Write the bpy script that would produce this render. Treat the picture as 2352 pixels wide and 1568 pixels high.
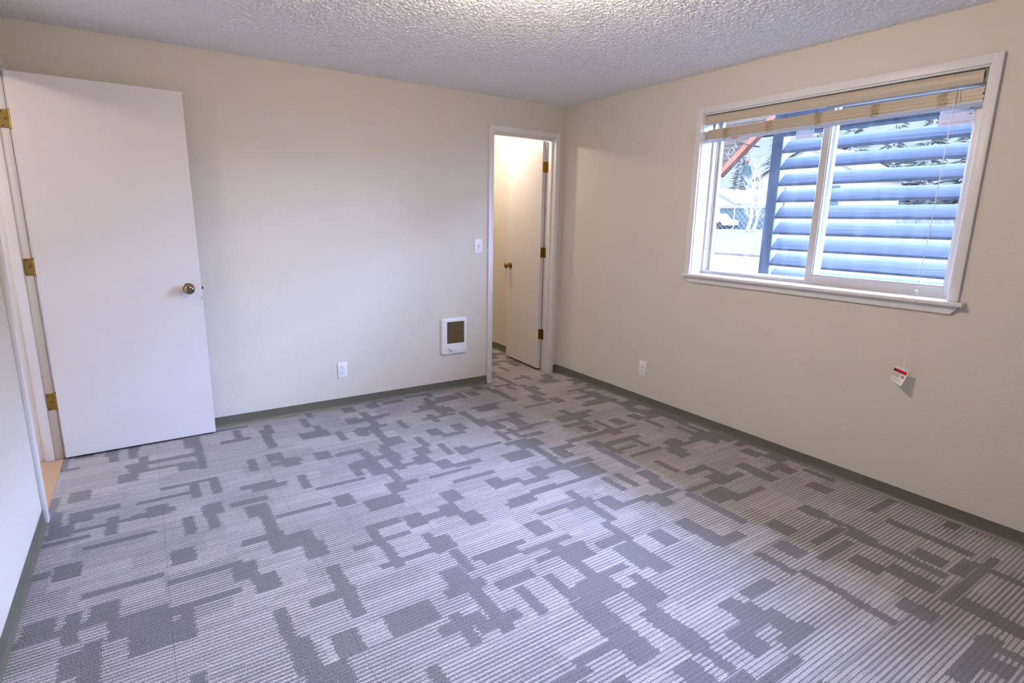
import bpy, bmesh, math, random
from mathutils import Vector, Matrix
for o in list(bpy.data.objects): bpy.data.objects.remove(o)
S = bpy.context.scene
COL = S.collection
R = random.Random(7)

# ------------------------------------------------------------------ camera, sky, exposure
cd = bpy.data.cameras.new('camera'); cam = bpy.data.objects.new('camera', cd); COL.objects.link(cam)
cd.sensor_width = 36; cd.lens = 1273.25 / 2352 * 36; cd.clip_start = .02; cd.clip_end = 800
fw = Vector((0.54042197, 0.81395948, -0.21310574)); rt = Vector((0.83515241, -0.54971588, 0.01824565)); up = rt.cross(fw)
CAM = Vector((-3.10200372, -3.92379572, 1.36439166))
cam.matrix_world = Matrix(((rt.x, up.x, -fw.x, CAM.x), (rt.y, up.y, -fw.y, CAM.y), (rt.z, up.z, -fw.z, CAM.z), (0, 0, 0, 1)))
S.camera = cam
S.view_settings.view_transform = 'Standard'; S.view_settings.look = 'None'
S.view_settings.exposure = 0.0; S.view_settings.gamma = 1.0; S.view_settings.use_curve_mapping = False

SKY = 215.0
w = bpy.data.worlds.new('sky'); S.world = w; w.use_nodes = True
wn = w.node_tree; bg = wn.nodes['Background']
bg.inputs[0].default_value = (0.40, 0.565, 1.0, 1); bg.inputs[1].default_value = SKY

def lamp(name, loc, power, color, size):
    l = bpy.data.lights.new(name, 'POINT'); l.energy = power; l.color = color; l.shadow_soft_size = size
    o = bpy.data.objects.new(name, l); COL.objects.link(o); o.location = loc
    return o
LAMP = (-1.92, -2.28, 2.14)
lamp('ceiling_lamp_light', LAMP, 53, (1.0, .80, .61), .045)
lamp('closet_lamp_light', (-.50, .78, 2.19), 26, (1.0, .82, .66), .04)
lamp('hall_lamp_light', (-4.35, -1.1, 2.19), 22, (1.0, .80, .60), .05)
pl = bpy.data.lights.new('window_portal', 'AREA'); pl.shape = 'RECTANGLE'; pl.size = 1.50; pl.size_y = 1.05; pl.cycles.is_portal = True
po = bpy.data.objects.new('window_portal', pl); COL.objects.link(po); po.location = (.26, -2.17, 1.55); po.rotation_euler = (0, math.radians(90), 0)

# ------------------------------------------------------------------ node helper
class NT:
    def __init__(s, name):
        s.m = bpy.data.materials.new(name); s.m.use_nodes = True; s.t = s.m.node_tree
        s.b = s.t.nodes['Principled BSDF']
        s.pos = s.t.nodes.new('ShaderNodeTexCoord').outputs['Object']
    def math(s, op, a, b=None, c=None):
        n = s.t.nodes.new('ShaderNodeMath'); n.operation = op
        for i, v in enumerate((a, b, c)):
            if v is None: continue
            if isinstance(v, (int, float)): n.inputs[i].default_value = v
            else: s.t.links.new(v, n.inputs[i])
        return n.outputs[0]
    def link(s, a, b): s.t.links.new(a, b)
    def xyz(s, v=None):
        n = s.t.nodes.new('ShaderNodeSeparateXYZ'); s.link(v or s.pos, n.inputs[0]); return n.outputs
    def comb(s, x, y, z=0.0):
        n = s.t.nodes.new('ShaderNodeCombineXYZ')
        for i, v in enumerate((x, y, z)):
            if isinstance(v, (int, float)): n.inputs[i].default_value = v
            else: s.link(v, n.inputs[i])
        return n.outputs[0]
    def noise(s, scale, vec=None, detail=2.0, rough=.5):
        n = s.t.nodes.new('ShaderNodeTexNoise'); n.inputs['Scale'].default_value = scale; n.inputs['Detail'].default_value = detail
        n.inputs['Roughness'].default_value = rough; s.link(vec or s.pos, n.inputs['Vector']); return n.outputs[0]
    def voro(s, scale, vec=None):
        n = s.t.nodes.new('ShaderNodeTexVoronoi'); n.inputs['Scale'].default_value = scale; s.link(vec or s.pos, n.inputs['Vector']); return n.outputs[0]
    def rnd(s, vec):
        n = s.t.nodes.new('ShaderNodeTexWhiteNoise'); n.noise_dimensions = '3D'; s.link(vec, n.inputs['Vector']); return n.outputs['Value']
    def mix(s, f, a, b):
        n = s.t.nodes.new('ShaderNodeMix'); n.data_type = 'RGBA'
        if isinstance(f, (int, float)): n.inputs[0].default_value = f
        else: s.link(f, n.inputs[0])
        for i, v in ((6, a), (7, b)):
            if isinstance(v, tuple): n.inputs[i].default_value = v + (1,)
            else: s.link(v, n.inputs[i])
        return n.outputs[2]
    def color(s, c):
        if isinstance(c, tuple): s.b.inputs['Base Color'].default_value = c + (1,)
        else: s.link(c, s.b.inputs['Base Color'])
    def bump(s, h, strength, dist):
        n = s.t.nodes.new('ShaderNodeBump'); n.inputs['Strength'].default_value = strength; n.inputs['Distance'].default_value = dist
        s.link(h, n.inputs['Height']); s.link(n.outputs[0], s.b.inputs['Normal'])
    def rough(s, r, spec=.5, metal=0.0):
        s.b.inputs['Roughness'].default_value = r; s.b.inputs['Specular IOR Level'].default_value = spec; s.b.inputs['Metallic'].default_value = metal
        return s

def plain(name, c, rough=.6, metal=0.0, spec=.4, var=.06, scale=14.0, bump=0.0, bscale=200.0):
    t = NT(name); n = t.noise(scale)
    t.color(t.mix(n, tuple(x * (1 - var) for x in c), tuple(min(1, x * (1 + var)) for x in c)))
    if bump: t.bump(t.noise(bscale), bump, .001)
    t.rough(rough, spec, metal); return t.m

M = {}
def wall_material(name, c, bs=.34):
    t = NT(name); n = t.noise(2.2, detail=3)
    t.color(t.mix(n, tuple(x * .975 for x in c), tuple(min(1, x * 1.025) for x in c)))
    h = t.math('ADD', t.noise(150, detail=2), t.math('MULTIPLY', t.noise(60, detail=1), .8))
    t.bump(h, bs, .0035); t.rough(.75, .25); return t.m
M['wall'] = wall_material('orange_peel_wall_paint', (.675, .628, .555))
M['hallwall'] = wall_material('hall_wall_paint', (.72, .66, .56))
t = NT('popcorn_ceiling'); v = t.voro(95); n = t.noise(70, detail=3, rough=.6)
t.color(t.mix(n, (.84, .84, .86), (.93, .93, .94)))
h = t.math('SUBTRACT', t.math('MULTIPLY', n, 1.5), t.math('MULTIPLY', v, 1.1)); t.bump(h, .6, .005); t.rough(.95, .1); M['ceil'] = t.m
M['white'] = plain('white_satin_paint', (.75, .73, .725), .38, spec=.4, var=.015, bump=.05, bscale=60)
M['doorwhite'] = plain('white_door_paint', (.70, .675, .675), .42, spec=.35, var=.015, bump=.06, bscale=140)
M['vinyl'] = plain('white_window_vinyl', (.56, .535, .50), .35, var=.02)
M['plastic'] = plain('white_plastic', (.84, .83, .84), .3, var=.01)
M['dark'] = plain('dark_slot', (.03, .025, .02), .7)
M['brass'] = plain('antique_brass', (.30, .20, .055), .38, metal=1.0, var=.15)
M['bronze'] = plain('aged_bronze', (.34, .19, .08), .28, metal=1.0, var=.1)
M['nickel'] = plain('dark_polished_brass', (.27, .21, .15), .14, metal=1.0, var=.05)
M['base'] = plain('olive_grey_vinyl_base', (.115, .11, .082), .42, spec=.5, var=.08)
M['blind'] = plain('cream_faux_wood', (.54, .465, .35), .4, var=.03)
M['blindrail'] = plain('cream_bottom_rail', (.55, .53, .51), .4, var=.02)
M['steel'] = plain('galvanised_steel', (.55, .56, .58), .3, metal=1.0)
M['cord'] = plain('tan_cord', (.50, .40, .24), .8)
M['wcord'] = plain('white_cord', (.80, .76, .70), .6)
M['tag'] = plain('white_card', (.90, .86, .84), .5, var=.02)
M['red'] = plain('red_print', (.62, .006, .01), .5)
M['darkred'] = plain('dark_red_print', (.22, .0, .01), .5)
M['black'] = plain('black_print', (.02, .015, .015), .5)
M['greyink'] = plain('grey_print', (.35, .31, .27), .6)
M['orange'] = plain('orange_sticker', (.75, .16, .06), .5)
M['grille'] = plain('bronze_grille_slat', (.20, .14, .065), .5, metal=.5, var=.1)
M['tan'] = plain('tan_hall_carpet', (.42, .27, .17), .95, spec=.05, var=.25, scale=90, bump=.3, bscale=300)
M['lint'] = plain('white_lint', (.9, .9, .9), .8)

# glass: thin pane, clear with weak reflection and dust streaks
t = NT('window_glass'); nt = t.t; nt.nodes.remove(t.b)
tr = nt.nodes.new('ShaderNodeBsdfTransparent'); tr.inputs[0].default_value = (.97, .98, .985, 1)
gl = nt.nodes.new('ShaderNodeBsdfGlossy'); gl.inputs['Roughness'].default_value = .02
df = nt.nodes.new('ShaderNodeBsdfTranslucent'); df.inputs[0].default_value = (.8, .85, .9, 1)
lw = nt.nodes.new('ShaderNodeLayerWeight'); lw.inputs[0].default_value = .25
m1 = nt.nodes.new('ShaderNodeMixShader'); m2 = nt.nodes.new('ShaderNodeMixShader')
fac = t.math('MULTIPLY', lw.outputs['Fresnel'], .5)
x, y, z = t.xyz(); st = t.noise(9, t.comb(x, t.math('MULTIPLY', y, 3.0), t.math('MULTIPLY', z, .5)), detail=4)
dust = t.math('MULTIPLY', t.math('POWER', st, 3.0), .022)
nt.links.new(fac, m1.inputs[0]); nt.links.new(tr.outputs[0], m1.inputs[1]); nt.links.new(gl.outputs[0], m1.inputs[2])
nt.links.new(dust, m2.inputs[0]); nt.links.new(m1.outputs[0], m2.inputs[1]); nt.links.new(df.outputs[0], m2.inputs[2])
nt.links.new(m2.outputs[0], nt.nodes['Material Output'].inputs[0]); M['glass'] = t.m

# patterned carpet tiles -----------------------------------------------------
t = NT('patterned_carpet_tiles')
jit = t.math('MULTIPLY', t.math('SUBTRACT', t.noise(120, detail=1), .5), .009)
X0, Y0, Z0 = t.xyz()
jx = t.math('MULTIPLY', t.math('SUBTRACT', t.noise(150, detail=1), .5), .016)
trow = t.math('FLOOR', t.math('DIVIDE', t.math('ADD', Y0, 30), .00543))
rag = t.math('MULTIPLY', t.math('SUBTRACT', t.rnd(t.comb(trow, 8.1, 2.2)), .5), .013)
X = t.math('ADD', t.math('ADD', X0, jx), rag); Y = t.math('ADD', Y0, t.math('MULTIPLY', jit, .45))
TS = .505
def fl(v, sz, off=0.0): return t.math('FLOOR', t.math('DIVIDE', t.math('ADD', v, off), sz))
tx = fl(X0, TS, 1.127 + 20 * TS); ty = fl(Y0, TS, 2.76 + 20 * TS + .0)
trand = t.rnd(t.comb(tx, ty, 3.3))
def cell(sx, sy, seed, offx=0.0, offy=0.0, shift=False):
    iy = fl(Y, sy, offy + 30)
    xx = X
    if shift: xx = t.math('ADD', X, t.math('MULTIPLY', t.rnd(t.comb(iy, seed, 1.5)), sx))
    ix = fl(xx, sx, offx + 30)
    return t.rnd(t.comb(ix, iy, t.math('ADD', t.math('MULTIPLY', trand, 0.0), seed)))
def lt(a, p): return t.math('LESS_THAN', a, p)
A = lt(cell(.090, .118, 1.1, shift=True), .14)
B = lt(cell(.046, .175, 2.2, .01, .04, shift=True), .06)
Cc = lt(cell(.26, .0364, 3.3, .1, .01, shift=True), .055)
D = lt(cell(.17, .054, 4.4, .03, .02, shift=True), .05)
E_ = lt(cell(.055, .34, 7.4, .02, .11, shift=True), .05)
dark = t.math('MAXIMUM', t.math('MAXIMUM', t.math('MAXIMUM', A, B), t.math('MAXIMUM', Cc, D)), E_)
st = t.math('FRACT', t.math('DIVIDE', t.math('ADD', Y, 30), .0163))
duty = t.math('ADD', .50, t.math('MULTIPLY', cell(.26, .11, 5.5, shift=True), .33))
edge = t.math('MULTIPLY', t.math('SUBTRACT', duty, st), 9.0); 
lightbar = t.math('ADD', .14, t.math('MULTIPLY', t.math('MINIMUM', t.math('MAXIMUM', edge, 0.0), 1.0), .86))
lm = t.math('MULTIPLY', lightbar, t.math('SUBTRACT', 1.0, t.math('MULTIPLY', dark, .88)))
# yarn loops
yv = t.comb(X0, Y0, 0)
loops = t.voro(230, yv); tweed = t.noise(330, yv, detail=2, rough=.7)
row = t.math('PINGPONG', t.math('DIVIDE', t.math('ADD', Y0, 30), .0061), .5)          # fine tuft rows inside each bar
tw = t.math('SINE', t.math('ADD', t.math('MULTIPLY', X0, 980.0), t.math('MULTIPLY', Y0, 700.0)))   # twisted yarn
yarn = t.math('ADD', t.math('MULTIPLY', t.math('ADD', row, t.math('MULTIPLY', tw, .42)), .60), t.math('MULTIPLY', tweed, .75))
lm2 = t.math('MULTIPLY', lm, t.math('ADD', .22, t.math('MULTIPLY', yarn, 1.05)))
sp = t.noise(300, yv, detail=3, rough=.8)
speck = t.math('MULTIPLY', t.math('MAXIMUM', t.math('SUBTRACT', sp, .47), 0.0), 2.2)
lm3 = t.math('ADD', lm2, speck)
brow = t.math('FLOOR', t.math('DIVIDE', t.math('ADD', Y, 30), .0163))
seg = t.math('FLOOR', t.math('DIVIDE', t.math('ADD', X, t.math('MULTIPLY', t.rnd(t.comb(brow, 4.4, 9.1)), 3.0)), .23))
vary = t.math('ADD', .68, t.math('MULTIPLY', t.rnd(t.comb(seg, brow, 6.6)), .40))
lm3 = t.math('ADD', t.math('MULTIPLY', lm2, vary), t.math('MULTIPLY', speck, 1.15))
c = t.mix(lm3, (.122, .120, .132), (.57, .525, .52))
sx_ = t.math('ABSOLUTE', t.math('SUBTRACT', t.math('FRACT', t.math('DIVIDE', t.math('ADD', X0, 1.127 + 20 * TS), TS)), .5))
sy_ = t.math('ABSOLUTE', t.math('SUBTRACT', t.math('FRACT', t.math('DIVIDE', t.math('ADD', Y0, 2.76 + 20 * TS), TS)), .5))
seam = t.math('GREATER_THAN', t.math('MAXIMUM', sx_, sy_), .4965)
c = t.mix(t.math('MULTIPLY', seam, .28), c, (.07, .07, .075))
t.color(c)
t.bump(t.math('ADD', t.math('MULTIPLY', lm, .6), t.math('SUBTRACT', 1.0, loops)), .55, .004); t.rough(.95, .08); M['carpet'] = t.m

# ------------------------------------------------------------------ mesh helpers
def box(bm, a, b, bev=0.0, seg=1):
    x0, y0, z0 = [min(p, q) for p, q in zip(a, b)]; x1, y1, z1 = [max(p, q) for p, q in zip(a, b)]
    r = bmesh.ops.create_cube(bm, size=1.0)
    for v in r['verts']:
        v.co = Vector((x0 + (v.co.x + .5) * (x1 - x0), y0 + (v.co.y + .5) * (y1 - y0), z0 + (v.co.z + .5) * (z1 - z0)))
    if bev > 0:
        es = {e for v in r['verts'] for e in v.link_edges}
        bmesh.ops.bevel(bm, geom=list(es), offset=bev, segments=seg, affect='EDGES', profile=.5)
    return bm
def B_(*a, **k): return box(bmesh.new(), *a, **k)
def prism(bm, pts, axis, a, b):
    """extrude a 2-D outline (list of pairs, in the two remaining axes' order) along axis from a to b"""
    def mk(p, v):
        q = list(p); q.insert('xyz'.index(axis), v); return bm.verts.new(q)
    v0 = [mk(p, a) for p in pts]; v1 = [mk(p, b) for p in pts]; n = len(pts)
    bm.faces.new(v0); bm.faces.new(v1[::-1])
    for i in range(n): bm.faces.new((v0[i], v1[i], v1[(i + 1) % n], v0[(i + 1) % n]))
    bmesh.ops.recalc_face_normals(bm, faces=bm.faces); return bm
def basis(d):
    d = Vector(d).normalized(); h = Vector((0, 0, 1)) if abs(d.z) < .9 else Vector((1, 0, 0))
    a = d.cross(h).normalized(); return a, d.cross(a).normalized(), d
def lathe(bm, o, d, prof, seg=32):
    a, b, d = basis(d); o = Vector(o); rings = []
    for r, h in prof:
        rings.append([bm.verts.new(o + d * h + (a * math.cos(i * 2 * math.pi / seg) + b * math.sin(i * 2 * math.pi / seg)) * max(r, 1e-5)) for i in range(seg)])
    for k in range(len(rings) - 1):
        for i in range(seg): bm.faces.new((rings[k][i], rings[k][(i + 1) % seg], rings[k + 1][(i + 1) % seg], rings[k + 1][i]))
    bm.faces.new(rings[0][::-1]); bm.faces.new(rings[-1])
    bmesh.ops.recalc_face_normals(bm, faces=bm.faces); return bm
def tube(bm, pts, r, seg=8):
    pts = [Vector(p) for p in pts]; rings = []
    rr = r if isinstance(r, (list, tuple)) else [r] * len(pts)
    for k, p in enumerate(pts):
        d = (pts[min(k + 1, len(pts) - 1)] - pts[max(k - 1, 0)])
        a, b, _ = basis(d)
        rings.append([bm.verts.new(p + (a * math.cos(i * 2 * math.pi / seg) + b * math.sin(i * 2 * math.pi / seg)) * rr[k]) for i in range(seg)])
    for k in range(len(rings) - 1):
        for i in range(seg): bm.faces.new((rings[k][i], rings[k][(i + 1) % seg], rings[k + 1][(i + 1) % seg], rings[k + 1][i]))
    bm.faces.new(rings[0][::-1]); bm.faces.new(rings[-1])
    bmesh.ops.recalc_face_normals(bm, faces=bm.faces); return bm

BASE = {}
def root(name, loc, rot=0.0):
    o = bpy.data.objects.new(name, None); COL.objects.link(o); o.location = loc; o.rotation_euler = (0, 0, rot); o.empty_display_size = .05
    o['_b'] = 1; BASE[o] = (Vector(loc), rot); del o['_b']
    return o
def obj(name, bm, mat, parent=None, smooth=False, local=False):
    """one mesh object; geometry is given in world space unless local=True"""
    if parent is not None and not local:
        loc, rot = BASE[parent]
        bmesh.ops.transform(bm, matrix=Matrix.Rotation(-rot, 4, 'Z') @ Matrix.Translation(-loc), verts=bm.verts)
    me = bpy.data.meshes.new(name); bm.to_mesh(me); bm.free()
    mats = mat if isinstance(mat, list) else [mat]
    for m_ in mats: me.materials.append(m_)
    o = bpy.data.objects.new(name, me); COL.objects.link(o)
    if parent is not None: o.parent = parent; BASE[o] = BASE[parent]
    else: BASE[o] = (Vector((0, 0, 0)), 0.0)
    if smooth:
        for p in me.polygons: p.use_smooth = True
        try: me.set_sharp_from_angle(angle=math.radians(38))
        except Exception: pass
    return o
def tag(o, label=None, cat=None, group=None, kind=None):
    if label: o['label'] = label
    if cat: o['category'] = cat
    if group: o['group'] = group
    if kind: o['kind'] = kind
    return o
def struct(o, label, cat): return tag(o, label, cat, kind='structure')
def copy_tree(o, parent=None):
    c = o.copy(); COL.objects.link(c); c.parent = parent
    if o in BASE: BASE[c] = BASE[o]
    for ch in list(o.children): copy_tree(ch, c)
    return c
def text(name, body, size, mat, origin, ux, uy, parent, ext=.0004, align='LEFT'):
    cu = bpy.data.curves.new(name, 'FONT'); cu.body = body; cu.size = size; cu.extrude = ext; cu.align_x = align
    tmp = bpy.data.objects.new(name, cu); COL.objects.link(tmp)
    bpy.context.view_layer.update()
    me = bpy.data.meshes.new_from_object(tmp.evaluated_get(bpy.context.evaluated_depsgraph_get()))
    bpy.data.objects.remove(tmp); bm = bmesh.new(); bm.from_mesh(me); bpy.data.meshes.remove(me)
    ux = Vector(ux).normalized(); uy = Vector(uy).normalized(); uz = ux.cross(uy)
    o = Vector(origin)
    for v in bm.verts: v.co = o + ux * v.co.x + uy * v.co.y + uz * v.co.z
    return obj(name, bm, mat, parent)
def ray(px, py, axis, val):
    d = fw + rt * ((px - 1176) / 1273.25) - up * ((py - 784) / 1273.25); i = 'xyz'.index(axis)
    return CAM + d * ((val - CAM[i]) / d[i])

# ------------------------------------------------------------------ room shell
H = 2.306; W = -3.593; YB = -4.75; T = .115
CX0, CX1, CZ = -.704, -.094, 2.046          # closet doorway
DY0, DY1, DZ = -.862, -.088, 2.046          # bedroom doorway in the left wall
WY0, WY1, WZ0, WZ1 = -1.433, -2.908, 1.030, 2.052   # window opening
fl_ = obj('floor', B_((W - .0, YB, -.12), (0, 1.75, 0)), M['carpet']); struct(fl_, 'patterned grey carpet tile floor of striped and blocky tiles', 'floor')
hf = obj('floor_hall', B_((-4.95, YB, -.12), (W - .001, .75, -.001)), M['tan']); struct(hf, 'tan carpet floor of the hall past the open door', 'floor')
import numpy as np
def popcorn():
    # knobbly sprayed texture as real relief: smoothed random field, 3.2 mm grid over the room
    rng = np.random.default_rng(5); nx, ny = 1120, 1280
    f = rng.random((ny, nx))
    def blur(a, n):
        for _ in range(n):
            a = (a + np.roll(a, 1, 0) + np.roll(a, -1, 0)) / 3; a = (a + np.roll(a, 1, 1) + np.roll(a, -1, 1)) / 3
        return a
    a = blur(f, 1); a = (a - a.mean()) / a.std(); b = blur(rng.random((ny, nx)), 4); b = (b - b.mean()) / b.std()
    hgt = np.clip(.5 + .34 * a + .14 * b, .1, 1.15) * .0044 + .0004
    xs = np.linspace(W + .0, 0.0, nx); ys = np.linspace(-4.2, 0.0, ny)
    gx_, gy_ = np.meshgrid(xs, ys); co = np.stack([gx_, gy_, H - hgt], -1).reshape(-1, 3).astype(np.float32)
    idx = np.arange(nx * ny).reshape(ny, nx)
    q = np.stack([idx[:-1, :-1], idx[1:, :-1], idx[1:, 1:], idx[:-1, 1:]], -1).reshape(-1, 4).astype(np.int32)
    bx = B_((-4.95, YB - .1, H), (.12, 1.86, H + .12)); bx.verts.ensure_lookup_table()
    bc = np.array([v.co[:] for v in bx.verts], np.float32); bq = np.array([[v.index for v in f_.verts] for f_ in bx.faces], np.int32) + len(co); bx.free()
    co = np.concatenate([co, bc]); q = np.concatenate([q, bq])
    me = bpy.data.meshes.new('ceiling'); me.vertices.add(len(co)); me.vertices.foreach_set('co', co.ravel())
    me.loops.add(q.size); me.loops.foreach_set('vertex_index', q.ravel()); me.polygons.add(len(q))
    me.polygons.foreach_set('loop_start', np.arange(0, q.size, 4, dtype=np.int32)); me.polygons.foreach_set('loop_total', np.full(len(q), 4, np.int32))
    me.update(calc_edges=True); me.validate(); me.materials.append(M['ceil'])
    me.polygons.foreach_set('use_smooth', np.array([True] * (len(q) - 6) + [False] * 6))
    o = bpy.data.objects.new('ceiling', me); COL.objects.link(o); BASE[o] = (Vector((0, 0, 0)), 0.0); return o
ce = popcorn(); struct(ce, 'grey textured popcorn ceiling', 'ceiling')
bm = bmesh.new()   # back wall with closet doorway
box(bm, (W - T, 0, 0), (CX0 - .017, T, H)); box(bm, (CX0 - .017, 0, CZ + .011), (CX1 + .017, T, H)); box(bm, (CX1 + .017, 0, 0), (0.0, T, H))
struct(obj('wall_back', bm, M['wall']), 'cream textured wall with the heater, the outlet and the closet doorway', 'wall')
bm = bmesh.new()   # right wall with window
box(bm, (0, YB, 0), (.20, WY1, H)); box(bm, (0, WY0, 0), (.20, 1.86, H)); box(bm, (0, WY1, 0), (.20, WY0, WZ0)); box(bm, (0, WY1, WZ1), (.20, WY0, H))
struct(obj('wall_right', bm, M['wall']), 'cream textured wall holding the wide window', 'wall')
bm = bmesh.new()   # left wall with doorway
box(bm, (W - T, YB, 0), (W, DY0 - .017, H)); box(bm, (W - T, DY0 - .017, DZ + .011), (W, DY1 + .017, H)); box(bm, (W - T, DY1 + .017, 0), (W, 0, H))
struct(obj('wall_left', bm, M['wall']), 'narrow strip of wall at the left edge, lit blue by the window', 'wall')
struct(obj('wall_front', B_((-4.95, YB - .1, 0), (.2, YB, H)), M['wall']), 'cream wall behind the camera', 'wall')
bm = bmesh.new(); box(bm, (-1.75, 1.75, 0), (0, 1.86, H)); box(bm, (-1.86, T, 0), (-1.75, 1.86, H))
struct(obj('wall_closet', bm, M['hallwall']), 'cream closet wall seen past the narrow open door', 'wall')
bm = bmesh.new(); box(bm, (-5.05, YB, 0), (-4.95, .86, H)); box(bm, (-4.95, .75, 0), (W - T, .86, H)); 
struct(obj('wall_hall', bm, M['hallwall']), 'cream hall wall beyond the bedroom door', 'wall')

# vinyl cove baseboards (swept profile)
BH = .069
def cove(bm, axis, a, b, sgn, base=0.0):
    # profile in (distance from wall, z)
    prof = [(0, 0), (.0135, 0), (.0125, .003), (.0085, .007), (.0045, .013), (.003, .020), (.003, BH - .001), (.002, BH), (0, BH)]
    pts = [(base + sgn * d, z) for d, z in prof]
    return prism(bm, pts, axis, a, b)
bm = bmesh.new(); cove(bm, 'x', -3.52, CX0 - .051, -1); cove(bm, 'x', CX1 + .042, -.0, -1)
struct(obj('baseboard_back', bm, M['base'], smooth=True), 'olive grey vinyl baseboard along the heater wall', 'baseboard')
bm = bmesh.new(); cove(bm, 'y', YB, 0, -1)
struct(obj('baseboard_right', bm, M['base'], smooth=True), 'olive grey vinyl baseboard under the window wall', 'baseboard')
bm = bmesh.new(); cove(bm, 'y', YB, DY0 - .049, 1, W)
struct(obj('baseboard_left', bm, M['base'], smooth=True), 'olive grey vinyl baseboard in the lower left corner', 'baseboard')
bm = bmesh.new(); cove(bm, 'y', T, 1.75, -1)
bm2 = bmesh.new(); 
struct(obj('baseboard_closet', bm, M['base'], smooth=True), 'olive grey baseboard inside the closet', 'baseboard'); bm2.free()

# ---- casings and jambs
def frame_trim(name, label, boxes, bev=.003):
    bm = bmesh.new()
    for a, b in boxes: box(bm, a, b, bev, 2)
    return struct(obj(name, bm, M['white'], smooth=True), label, 'trim')
cw = .044
frame_trim('trim_1', 'white casing and jamb around the closet doorway', [
    ((CX0 - cw - .004, -.016, 0), (CX0 - .006, .0, CZ + cw)), ((CX0 - .010, -.011, 0), (CX0 - .001, .0, CZ + .004)),
    ((CX1 + .004, -.016, 0), (CX1 + cw, .0, CZ + cw)), ((CX1 + .001, -.011, 0), (CX1 + .008, .0, CZ + .004)),
    ((CX0 - .007, -.016, CZ + .004), (CX1 + .005, .0, CZ + cw)), ((CX0 - .003, -.011, CZ + .001), (CX1 + .003, .0, CZ + .006)),
    ((CX0 - .018, .0, 0), (CX0, T, CZ)), ((CX1, .0, 0), (CX1 + .018, T, CZ)), ((CX0, .0, CZ - .006), (CX1, T, CZ + .012)),
    ((CX0, .030, 0), (CX0 + .010, .075, CZ - .006)), ((CX1 - .010, .030, 0), (CX1, .075, CZ - .006)), ((CX0 + .010, .030, CZ - .016), (CX1 - .010, .075, CZ - .006)),
    ((CX0 - cw, T, 0), (CX0 - .004, T + .014, CZ + cw)), ((CX1 + .006, T, 0), (CX1 + cw, T + .014, CZ + cw)), ((CX0 - .004, T, CZ + .004), (CX1 + .006, T + .014, CZ + cw))], .002)
frame_trim('trim_2', 'white casing and jamb around the doorway at the left edge', [
    ((W, DY0 - .048, 0), (W + .016, DY0 - .005, DZ + .046)), ((W, DY1 + .005, 0), (W + .016, DY1 + .048, DZ + .046)),
    ((W, DY0 - .006, DZ + .004), (W + .016, DY1 + .006, DZ + .046)),
    ((W - T, DY0 - .018, 0), (W, DY0, DZ)), ((W - T, DY1, 0), (W, DY1 + .018, DZ)), ((W - T, DY0, DZ - .006), (W, DY1, DZ + .012)),
    ((W - .080, DY0, 0), (W - .038, DY0 + .011, DZ - .006)), ((W - .080, DY1 - .011, 0), (W - .038, DY1, DZ - .006)), ((W - .080, DY0 + .011, DZ - .017), (W - .038, DY1 - .011, DZ - .006)),
    ((W - T - .014, DY0 - .048, 0), (W - T, DY0 - .005, DZ + .046)), ((W - T - .014, DY1 + .005, 0), (W - T, DY1 + .048, DZ + .046)), ((W - T - .014, DY0 - .006, DZ + .004), (W - T, DY1 + .006, DZ + .046))], .002)
frame_trim('trim_3', 'white casing framing the window on the right', [
    ((-.018, WY0 - .001, 1.036), (0, WY0 + .042, WZ1 + .040)), ((-.018, WY1 - .040, 1.036), (0, WY1 + .001, WZ1 + .040)),
    ((-.018, WY1 + .0, WZ1 + .0), (0, WY0 - .0, WZ1 + .040)),
    ((-.004, WY0 - .008, 1.036), (.096, WY0 + .002, WZ1)), ((-.004, WY1 - .002, 1.036), (.096, WY1 + .008, WZ1)), ((-.004, WY1 + .008, WZ1 - .008), (.096, WY0 - .008, WZ1 + .002))], .0025)

# ---- bedroom door (door_1)
d1 = root('door_1', (W + .008, DY1 - .001, 0), math.radians(1.2)); struct(d1, 'large plain white slab door standing open at the left edge', 'door')
th = .035; dw = .752
# local frame: leaf runs along +x from the pin, thickness toward -y
obj('door_leaf', B_((.006, -th - .003, .014), (.006 + dw, -.003, 2.036), bev=.0015, seg=2), M['doorwhite'], d1, local=True)
def knob_prof(): return [(.0, 0), (.032, 0), (.033, .003), (.029, .007), (.020, .009), (.013, .012), (.0115, .020), (.0115, .028), (.017, .032), (.0235, .037), (.0275, .044), (.0285, .051), (.0265, .058), (.020, .0635), (.010, .066), (.006, .0662), (.0055, .0650), (0, .0648)]
kb = obj('door_knob', lathe(bmesh.new(), (.006 + dw - .068, -th - .003, .932), (0, -1, 0), knob_prof(), 40), M['nickel'], d1, smooth=True, local=True)
obj('edge_chip', B_((.006 + dw - .006, -th - .0034, .868), (.006 + dw - .003, -th - .0029, .881)), M['dark'], d1, local=True)
kb['label'] = 'round dark brass knob'
obj('latch_plate', B_((.006 + dw - .0002, -.030, .904), (.006 + dw + .0012, -.008, .960)), M['brass'], d1, local=True)
bm = B_((.006 + dw, -.028, .925), (.006 + dw + .012, -.014, .940), bev=.002); obj('latch_bolt', bm, M['nickel'], d1, local=True)
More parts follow.
